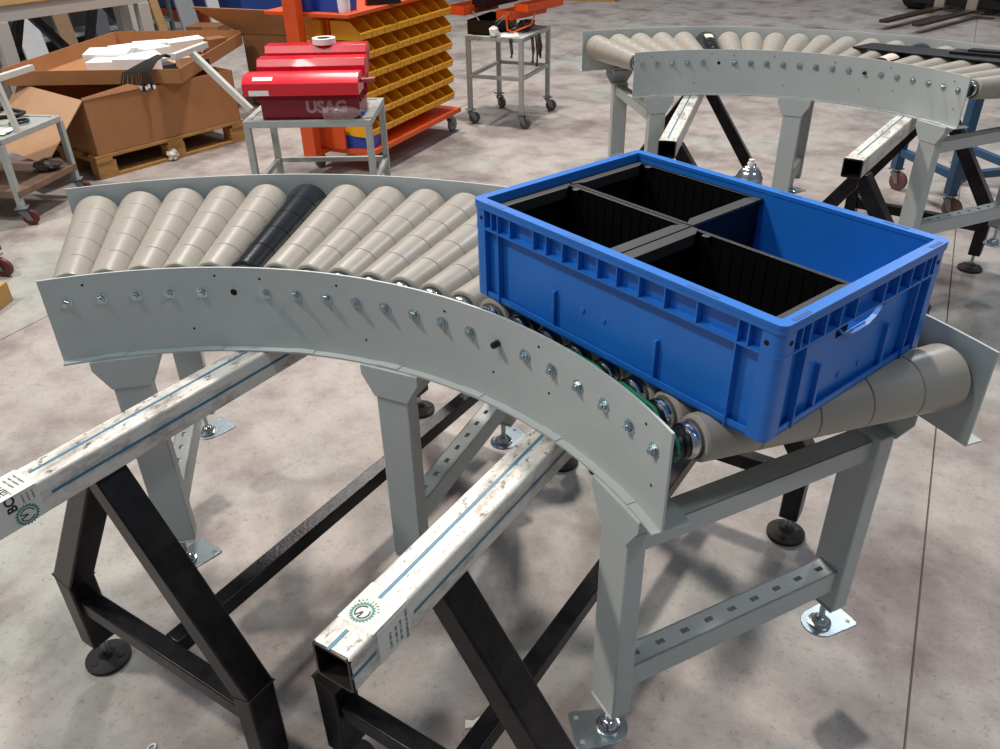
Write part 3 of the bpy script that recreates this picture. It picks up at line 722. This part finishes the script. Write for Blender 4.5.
rows = ['top', 'second', 'third', 'fourth', 'fifth', 'bottom']; nums = ['nearest', 'second', 'third', 'fourth', 'fifth', 'sixth', 'seventh', 'farthest']
yb = None
for r_ in range(6):
    for c_ in range(8):
        loc = (-2.168, 3.785+c_*.133, .760-r_*.1065 - .002)
        if yb is None: yb = make_yb(); q = yb; q.location = loc
        else: q = dup(yb, loc)
        tag(q, f'yellow bin in the {rows[r_]} row of the orange rack, {nums[c_]} in its row' if c_ in (0, 7) else f'yellow bin in the {rows[r_]} row of the orange rack, {nums[c_]} from the near end', 'storage bin', 'small yellow bins on the orange rack')
for r_ in range(6):
    q = dup(yb, (-2.232, 3.785, .758-r_*.1065), math.pi)
    tag(q, f'yellow bin on the left face of the orange rack at its near end, {rows[r_]} row', 'storage bin', 'yellow bins on the left face of the rack')
def bluebin(loc, rz, label, s=1):
    b = empty('blue_bin', loc, rz, label, 'storage bin'); m = M(); a, c, h = .09*s, .06*s, .075*s
    m.frustum((-a, a, -c, c), 0, h, .006, cap=False); m.frustum((-a+.004, a-.004, -c+.004, c-.004), .003, h, .006, cap=False); m.build('bin_shell', mat('blue_bin_plastic', '1f4fb4', .4), b)
    M().box(-a-.004, a+.004, -c-.004, -c+.002, h-.01, h).build('front_lip', MATS['blue_bin_plastic'], b); return b
bluebin((-2.33, 3.72, .905), 0, 'blue bin at the left on the top shelf of the orange rack', 1.1)
bluebin((-2.14, 3.76, .905), 0, 'blue bin beside the post on the top shelf of the orange rack', 1.1)
bluebin((-2.38, 3.80, .156), .1, 'blue bin on the base of the orange rack, left of the orange end panel')
bluebin((-2.08, 3.79, .156), .2, 'blue bin on the base of the orange rack, right of the orange end panel')
cn = empty('cup', (-2.045, 3.70, .905), 0, 'white ribbed cup on the top shelf of the orange rack', 'cup')
M().lathe([(.030, 0), (.034, .03), (.033, .035), (.036, .09)], 20).build('cup_body', foam, cn, smooth=True)
o = M().box(-.1, .1, -.03, .03, 0, .05, Tz(.8, (-2.02, 4.05, .905))).build('hand_tool', blackP, bevel=.004); tag(o, 'black tool lying on the top shelf of the orange rack, farthest item back', 'tool')

# ------------------------------------------------------------------ pallet, boxes and what is in them
def pallet(loc, rz, L, W, label):
    p = empty('pallet', loc, rz, label, 'pallet')
    b0 = None
    for k in range(5):
        y = W/2 - .05 - k*(W-.1)/4
        M().box(-L/2, L/2, y-.045, y+.045, .118, .138).build('plank', wood, p, bevel=.002)
    for k in range(3):
        y = -W/2+.05 + k*(W-.1)/2; M().box(-L/2, L/2, y-.045, y+.045, 0, .02).build('plank', wood, p, bevel=.002)
        for x in (-L/2+.06, 0, L/2-.06): M().box(x-.06, x+.06, y-.045, y+.045, .02, .098).build('block', wood, p, bevel=.002)
    for x in (-L/2+.05, 0, L/2-.05): M().box(x-.05, x+.05, -W/2, W/2, .098, .118).build('plank', wood, p)
    return p
bd = math.atan2(1.0, .245)      # direction of the front face of the pallet
u = Vector((math.cos(bd), math.sin(bd), 0)); v = Vector((-u.y, u.x, 0))   # v points away from the camera side
F0 = Vector((-3.49, 3.06, 0))
def bp(a, b, z): q = F0 + u*a + v*b; return (q.x, q.y, z)
pallet(bp(.515, .42, 0), bd, 1.06, .86, 'wooden pallet under the large cardboard box')
bx = empty('cardboard_box', bp(.515, .40, .138), bd, 'large open cardboard box on the wooden pallet', 'box')
m = M(); L_, W_, h_ = .51, .40, .325; t = .005
m.box(-L_, L_, -W_, W_, 0, t); m.box(-L_, L_, -W_, -W_+t, 0, h_); m.box(-L_, L_, W_-t, W_, 0, h_); m.box(-L_, -L_+t, -W_, W_, 0, h_); m.box(L_-t, L_, -W_, W_, 0, h_)
m.build('box_shell', card, bx)
m = M(); m.bar((-L_, 0, h_), (-L_-.30, 0, h_-.30), 2*W_, .005); m.build('flap', cardL, bx)
m = M(); m.add([(-L_, -W_, h_), (-.1, -W_-.006, h_+.004), (-.2, -W_+.03, h_+.035), (-L_, -W_+.01, h_+.012)], [(0, 1, 2, 3)]); m.add([(-L_, -W_-.003, h_), (-.1, -W_-.009, h_+.004), (-.2, -W_+.027, h_+.035), (-L_, -W_+.007, h_+.012)], [(3, 2, 1, 0)]); m.build('flap', cardD, bx)
# the flat tray-like carton lying over it
tray = [(-4.25, 3.16), (-3.24, 3.60), (-3.78, 4.80), (-4.68, 4.45)]
ty = empty('cardboard_tray', (-3.98, 4.0, .470), 0, 'shallow cardboard tray full of white foam lying over the large box', 'box')
m = M()
def wall_seg(m, p, q, z0, z1, t=.006, flare=0):
    p, q = Vector(p), Vector(q); d = (q-p).normalized(); n = Vector((d.y, -d.x))
    vs = [(*(p), z0), (*(q), z0), (*(q+n*flare), z1), (*(p+n*flare), z1), (*(p-n*t), z0), (*(q-n*t), z0), (*(q+n*(flare-t)), z1), (*(p+n*(flare-t)), z1)]
    m.add(vs, [(0, 1, 2, 3), (4, 7, 6, 5), (3, 2, 6, 7), (0, 4, 5, 1), (0, 3, 7, 4), (1, 5, 6, 2)])
tl = [(x+3.98, y-4.0) for x, y in tray]
m.prism(tl, 0, .006)
for k in range(4): wall_seg(m, tl[k], tl[(k+1) % 4], 0, .085 if k < 2 else .10, flare=.006)
m.build('tray_shell', card, ty)
def fblock(x, y, z, sx, sy, sz, rz, n, tilt=0, mt=None):
    o = M().box(-sx/2, sx/2, -sy/2, sy/2, 0, sz, Tz(rz, (x, y, z)) @ Matrix.Rotation(tilt, 4, 'X')).build('foam_block', mt or foam, bevel=.004); return tag(o, n, 'foam block' if not mt else 'box', 'foam blocks in the cardboard tray' if not mt else None)
fblock(-3.86, 3.62, .477, .22, .16, .09, .5, 'white foam block at the front left of the tray, before the taller pile')
fblock(-3.60, 3.62, .477, .26, .12, .12, .42, 'thick white foam block behind the front wall of the tray')
fblock(-3.98, 3.75, .477, .28, .15, .12, .5, 'white foam block at the left of the pile with one end raised', .12)
fblock(-3.95, 3.93, .50, .30, .12, .10, 1.1, 'long white foam strip at the top of the pile', .1)
fblock(-3.99, 4.11, .477, .22, .15, .11, .8, 'white foam block at the far side of the pile')
fblock(-3.72, 3.80, .50, .20, .14, .07, 1.25, 'square white foam lid tilted on the middle of the pile', .25)
fblock(-3.82, 3.98, .477, .18, .12, .11, 1.3, 'small white foam block right of the middle of the pile')
fblock(-3.86, 4.30, .50, .26, .10, .085, 1.2, 'white foam block apart from the pile at the right of the tray', .1)
fblock(-4.15, 3.90, .477, .20, .14, .085, .3, 'low white foam block at the back left of the pile')
fblock(-3.55, 3.98, .477, .22, .13, .05, 1.2, 'flat pale cardboard piece in the right part of the tray', 0, cardL)
fblock(-3.72, 4.45, .477, .14, .12, .10, 1.2, 'small brown carton standing in the right end of the tray', 0, cardD)
o = M().box(-.26, .26, -.1, .1, 0, .045, Tz(1.1, (-3.62, 3.86, .477))).build('dark_case', mat('dark_case', '2b303a', .6)); tag(o, 'flat dark grey case under the white foam in the tray', 'case')
o = M().box(-.055, .055, -.04, .04, 0, .06, Tz(1.1, (-3.42, 3.85, .51))).build('small_carton', cardL); tag(o, 'small pale carton at the right front corner of the tray', 'box')
cb = empty('cable_bundle', (-3.45, 3.515, .558), R(-62), 'bundle of black cables with white plugs hanging over the tray edge', 'cables')
rnd = random.Random(4)
for k in range(14):
    s0 = k/13; ex = -.0 + .02*rnd.random(); yy = -.12 + s0*.20
    pts = [(-.16+.02*rnd.random(), .12+.04*s0, .035), (-.07, .08+.05*s0, .055+.01*rnd.random()), (.0+.01*s0, .03+.07*s0, .045), (.075, yy*.8, -.01), (.085+ex, yy, -.075-.02*rnd.random())]
    M().tube(pts, .0045, 6).build('cable', rubber, cb, smooth=True)
    M().box(pts[-1][0]-.007, pts[-1][0]+.007, pts[-1][1]-.006, pts[-1][1]+.006, pts[-1][2]-.02, pts[-1][2]).build('plug', foam if k % 3 else blackP, cb)
# second open box
b2x = empty('cardboard_box', (-3.42, 5.35, 0), R(9), 'tall open cardboard box behind the red toolbox, flaps spread', 'box')
m = M(); a, b, h_ = .50, .38, .53; t = .006
m.box(-a, a, -b, b, 0, t); m.box(-a, a, -b, -b+t, 0, h_); m.box(-a, a, b-t, b, 0, h_); m.box(-a, -a+t, -b, b, 0, h_); m.box(a-t, a, -b, b, 0, h_); m.build('box_shell', cardD, b2x)
def flap(p, m_):
    n = (Vector(p[1])-Vector(p[0])).cross(Vector(p[3])-Vector(p[0])).normalized()*.006; q = [Vector(x)+n for x in p]
    M().add(list(p)+q, [(3, 2, 1, 0), (4, 5, 6, 7), (0, 1, 5, 4), (1, 2, 6, 5), (2, 3, 7, 6), (3, 0, 4, 7)]).build('flap', m_, b2x)
flap([(-a, -b, h_), (a, -b, h_), (a-.05, -b-.10, h_+.17), (-a-.30, -b-.14, h_+.20)], card)
flap([(-a, b, h_), (-a, -b, h_), (-a-.30, -b+.06, h_-.10), (-a-.30, b-.06, h_-.10)], card)
flap([(a, b, h_), (-a, b, h_), (-a-.02, b+.20, h_+.24), (a+.02, b+.20, h_+.24)], cardL)
flap([(a, -b, h_), (a, b, h_), (a+.12, b, h_+.22), (a+.12, -b, h_+.22)], cardL)
o = crumple(-3.37, 3.52, .035, .036, 11, 7).build('paper_ball', mat('crumpled_foil', 'd8d2c8', .5)); tag(o, 'crumpled ball of white paper on the floor before the pallet', 'paper')

# ------------------------------------------------------------------ left cart
lc = empty('cart', (-3.64, 2.49, 0), R(-74.7), 'low grey cart with a brown board and a push bar at the left edge', 'cart')
# local x runs along its front edge towards the camera, local y to the right
LX, LY = .235, .33
m = M()
for s in (-1, 1): m.box(-LX, LX, s*LY-.014, s*LY+.014, .42, .45); m.box(s*LX-.014, s*LX+.014, -LY, LY, .42, .45)
m.build('top_frame', frameG, lc, bevel=.002)
M().box(-LX+.01, LX-.01, -LY+.01, LY-.01, .436, .444).build('top_panel', frameG, lc)
for sx in (-1, 1):
    for sy in (-1, 1):
        M().box(sx*LX-.014, sx*LX+.014, sy*LY-.014, sy*LY+.014, .10, .42).build('leg', frameG, lc); add_caster(lc, sx*LX, sy*LY, .10, .04, 2)
M().box(-LX-.01, LX+.01, -LY-.01, LY+.02, .15, .185).build('lower_board', woodB, lc, bevel=.003)
m = M(); m.bar((.09, LY, .44), (.09, LY-.03, .70), .026, .026, up=(1, 0, 0)); m.bar((-.19, LY-.03, .71), (.20, LY-.03, .71), .03, .03); m.build('push_bar', mat('pale_tube', 'c9c9c2', .45), lc, bevel=.002)
def on_lc(x, y, z): a = R(-74.7); return (-3.64+x*math.cos(a)-y*math.sin(a), 2.49+x*math.sin(a)+y*math.cos(a), z)
o = M().box(-.09, .09, -.07, .07, 0, .002, Tz(.4, on_lc(.10, .20, .451))).build('paper_sheet', paper); tag(o, 'white paper sheet on top of the left cart', 'paper')
o = M().tube([(on_lc(-.07, .22, .457)[0]+.035*math.cos(t*.5), on_lc(-.07, .22, .457)[1]+.05*math.sin(t*.5), .457) for t in range(13)], .007, 8, True).build('black_ring', rubber, smooth=True); tag(o, 'black rubber ring lying on top of the left cart', 'ring')
o = crumple(*on_lc(-.12, .27, .215), .05, 21, 7, (1.5, 1.5, .55)).build('cloth', rag); tag(o, 'dark rag on the right corner of the brown lower board', 'rag')
o = M().tube([(on_lc(x, y, z)) for x, y, z in ((.0, .1, .47), (-.1, .0, .50), (-.2, .05, .49), (-.21, .15, .47), (-.1, .2, .48), (.0, .12, .49), (-.08, .03, .51), (-.19, .08, .50))], .012, 8).build('cable_coil', rubber, smooth=True); tag(o, 'loose coil of black cable at the back of the left cart top', 'cable')
# dolly wheel and box corner at the left edge
dl = empty('dolly', (-2.86, 1.86, 0), 0, 'wooden dolly with red caster at the left edge of the picture', 'dolly')
M().box(-.5, .03, -.25, .05, .105, .125).build('board', woodB, dl); 
for x, y in ((.05, -.01), (-.42, .0), (.0, -.2), (-.42, -.2)): add_caster(dl, x, y, .105, .045, .3)
o = M().box(-.3, 0, -.2, 0, 0, .09, Tz(.35, (-2.53, 1.70, 0))).build('carton', mat('tan_carton', 'b08b50', .8), bevel=.003); tag(o, 'low tan carton on the floor at the left edge', 'box')

# ------------------------------------------------------------------ workbench and clutter at the back left
wb = empty('workbench', (-5.19, 3.69, 0), R(79.5), 'long workbench with a wooden top and pale grey frame at the top left', 'workbench')
m = M(); m.box(-1.3, 1.22, -.33, .06, .83, .875); m.build('worktop', ply, wb, bevel=.003)
m = M(); m.box(-1.3, 1.20, -.31, -.25, .73, .83); m.box(-1.3, 1.20, -.02, .04, .73, .83); m.box(1.14, 1.20, -.25, -.02, .73, .83); m.build('frame_beam', mat('bench_frame', 'b4b0aa', .5), wb, bevel=.002)
for x in (.06, 1.155):
    for y in (-.28, .01): M().box(x-.045, x+.045, y-.04, y+.04, .03, .73).build('leg', MATS['bench_frame'], wb, bevel=.003); M().cyl((wb.location.x*0+x, y, 0), (x, y, .03), .02, 10).build('foot', rubber, wb)
xt = empty('trestle_frame', (-5.42, 4.25, 0), R(90), 'dark crossed steel stands behind the workbench', 'stand')
for k in (0, .70):
    M().bar((k+.0, 0, .70), (k-.34, 0, 0), .06, .05, up=(0, 1, 0)).build('strut', steelK, xt); M().bar((k+.06, 0, .70), (k+.64, 0, 0), .06, .05, up=(0, 1, 0)).build('strut', steelK, xt)
M().box(-.3, 1.2, -.03, .03, .70, .75).build('top_bar', steelK, xt)
rnd = random.Random(2)
cols = [('pale grey panel', 'a7a8a6'), ('tan timber board', 'a88458'), ('grey metal profile', '8b8f93'), ('white plastic profile', 'c5c7c6'), ('brown fibreboard', '8d7258'), ('dark grey panel', '55585c')]
places = ['nearest the bench corner', 'second from the left', 'third from the left', 'fourth from the left', 'fifth from the left', 'sixth from the left', 'seventh from the left', 'eighth from the left', 'ninth from the left', 'tenth from the left', 'eleventh from the left', 'last on the right']
for k in range(10):
    nm, hx = cols[k % 6]; x, y = -6.9+.04*k, 4.2+k*.37
    T = Tz(R(80)+rnd.uniform(-.05, .05), (x, y, 0)) @ Matrix.Rotation(rnd.uniform(-.22, -.10), 4, 'X') @ Matrix.Rotation(rnd.uniform(-.07, .07), 4, 'Y')
    wd = rnd.choice((.05, .08, .11))
    o = M().box(-wd, wd, -.015, .015, .03, 1.3).build('leaning_board', mat('clutter_'+hx, hx, .6, var=.1), T=T, bevel=.002); tag(o, f'{nm} leaning behind the workbench, {places[k]}', 'board')
rkb = empty('back_shelf', (-7.2, 5.9, 0), R(82), 'grey shelf unit with boards behind the workbench clutter', 'shelf')
for x in (-1.6, -.6, .4, 1.4):
    M().box(x-.02, x+.02, -.02, .02, 0, 1.6).build('upright', greyC, rkb); M().box(x-.02, x+.02, .38, .42, 0, 1.6).build('upright', greyC, rkb)
for z in (.15, .65, 1.15): M().box(-1.62, 1.42, -.02, .42, z, z+.03).build('shelf_board', frameG, rkb)
M().box(-1.62, 1.42, .42, .43, 0, 1.6).build('back_panel', mat('dull_panel', '8b8a86', .8, var=.2, vscale=4), rkb)
for k in range(5):
    o = M().box(-.15, .15, -.15, .15, 0, .14+.03*(k % 3), Tz(.2*k, (-6.1+.08*k, 4.45+.42*k, 0))).build('blue_tray', mat('blue_mesh', '2d5ea0', .5), bevel=.01); tag(o, f'blue plastic tray on the floor behind the workbench, {["first", "second", "third", "fourth", "fifth"][k]} from the left', 'tray')

# blue cabinet far back
bc = empty('cabinet', (-7.25, 8.35, 0), R(-12), 'blue metal cabinet on an orange base at the far left', 'cabinet')
M().box(-.85, .95, -.35, .35, .14, 1.5).build('cabinet_body', blueD, bc, bevel=.01)
M().box(-.88, .98, -.38, .38, .0, .13).build('base', mat('orange_base', 'b84a22', .6), bc, bevel=.004)
m = M(); m.box(-.42, -.12, -.372, -.35, .50, .72); m.build('handle_recess', blackP, bc, bevel=.008)
m = M(); m.cyl((-.40, -.385, .62), (-.14, -.385, .62), .018, 10); m.build('handle', greyC, bc, smooth=True)
# grey machine column beside it
o = M().box(-.22, .22, -.25, .25, 0, 1.6, Tz(.2, (-7.3, 6.95, 0))).build('machine_column', mat('machine_grey', '8f938f', .5), bevel=.01); tag(o, 'pale grey machine column between the workbench and the blue cabinet', 'machine')
sb = empty('carton', (-6.1, 6.9, 0), .3, 'small brown carton on the floor before the blue cabinet', 'box')
M().box(-.18, .18, -.15, .15, 0, .2).build('box_shell', cardD, sb); M().box(.0, .18, -.155, -.15, 0, .2).build('side', card, sb)

# far pallets and blue cart, sheets, forklift
pallet((-3.6, 11.6, 0), .1, 1.2, .8, 'distant wooden pallet beyond the middle trolley')
pallet((-5.4, 11.4, 0), -.05, 1.2, .8, 'distant wooden pallet at the top, left of the other one')
bcart = empty('blue_cart', (1.12, 4.55, 0), R(37), 'blue tube cart with red casters behind the far conveyor', 'cart')
for x, y in ((-.19, .22), (.19, .22), (-.19, -.22), (.19, -.22)):
    M().box(x-.024, x+.024, y-.024, y+.024, .115, .68).build('post', blueT, bcart, bevel=.004); add_caster(bcart, x, y, .115, .05, -1.2, mat('pink_wheel', '6b4540', .5))
M().box(-.19, .19, -.238, -.202, .19, .225).build('rail', blueT, bcart)
for x in (-.19, .19): M().box(x-.018, x+.018, -.22, .22, .19, .225).build('rail', blueT, bcart)
def sheet(pts, z, t, label, name='metal_sheet'):
    o = M().prism(pts, z, z+t).build(name, sheetM, bevel=.0008); return tag(o, label, 'metal sheet', 'dark sheets lying on the far conveyor')
sheet([(.555, 3.44), (.62, 3.55), (1.20, 3.42), (1.17, 3.262)], .913, .006, 'wide dark metal sheet lying across the rollers of the far conveyor')
sheet([(.90, 3.40), (.93, 3.46), (1.19, 3.41), (1.18, 3.347)], .9195, .010, 'narrow dark strip on top of the wide sheet, the lower of the two')
sheet([(.96, 3.405), (.98, 3.44), (1.18, 3.405), (1.17, 3.372)], .930, .008, 'narrow dark strip lying topmost on the far conveyor')
fk = empty('forklift', (1.27, 11.4, 0), R(-24), 'forklift at the top right with its forks lowered', 'forklift')
for x in (-.16, .20):
    m = M(); m.prism([(-.055, -1.62), (-.03, -1.66), (.03, -1.66), (.055, -1.62), (.055, -.35), (-.055, -.35)], .075, .10, Matrix.Translation((x, 0, 0))); m.build('fork', mat('worn_fork', '4a3c34', .5, .5, var=.3), fk)
    M().box(x-.055, x+.055, -.36, -.31, .075, .7).build('fork_shank', mat('bright_steel', 'b5aea2', .35, .7), fk)
m = M(); m.box(-.5, .55, -.31, -.25, .42, .52); m.box(-.5, .55, -.31, -.25, .12, .2); m.build('carriage', blackP, fk)
for x in (-.32, .36): M().box(x-.04, x+.04, -.25, -.1, .05, 2.0).build('mast_rail', blackP, fk)
for x in (-.62, .62): M().lathe([(.2, -.1), (.28, -.1), (.3, -.07), (.3, .07), (.28, .1), (.2, .1)], 28, Matrix.Translation((x, .1, .3)) @ Matrix.Rotation(R(90), 4, 'Y')).build('tyre', rubber, fk, smooth=True)
M().box(-.5, .5, .05, 1.6, .2, 1.0).build('chassis', mat('forklift_body', '33312c', .5), fk, bevel=.04)
# little things on the floor
o = M().prism([(-.02, -.006), (.0, -.011), (.022, -.004), (.02, .006), (.004, .003), (-.01, .012)], 0, .004, Tz(.9, (.215, .68, 0))).build('plastic_scrap', paper); tag(o, 'pale plastic scrap on the floor beside the front trestle', 'scrap')
o = M().tube([(-.368+.007*math.cos(t), .352+.009*math.sin(t), .003) for t in [k*.6 for k in range(9)]], .0022, 6).build('wire_ring', foam, smooth=True); tag(o, 'tiny white ring lying on the floor at the bottom edge, left', 'ring')
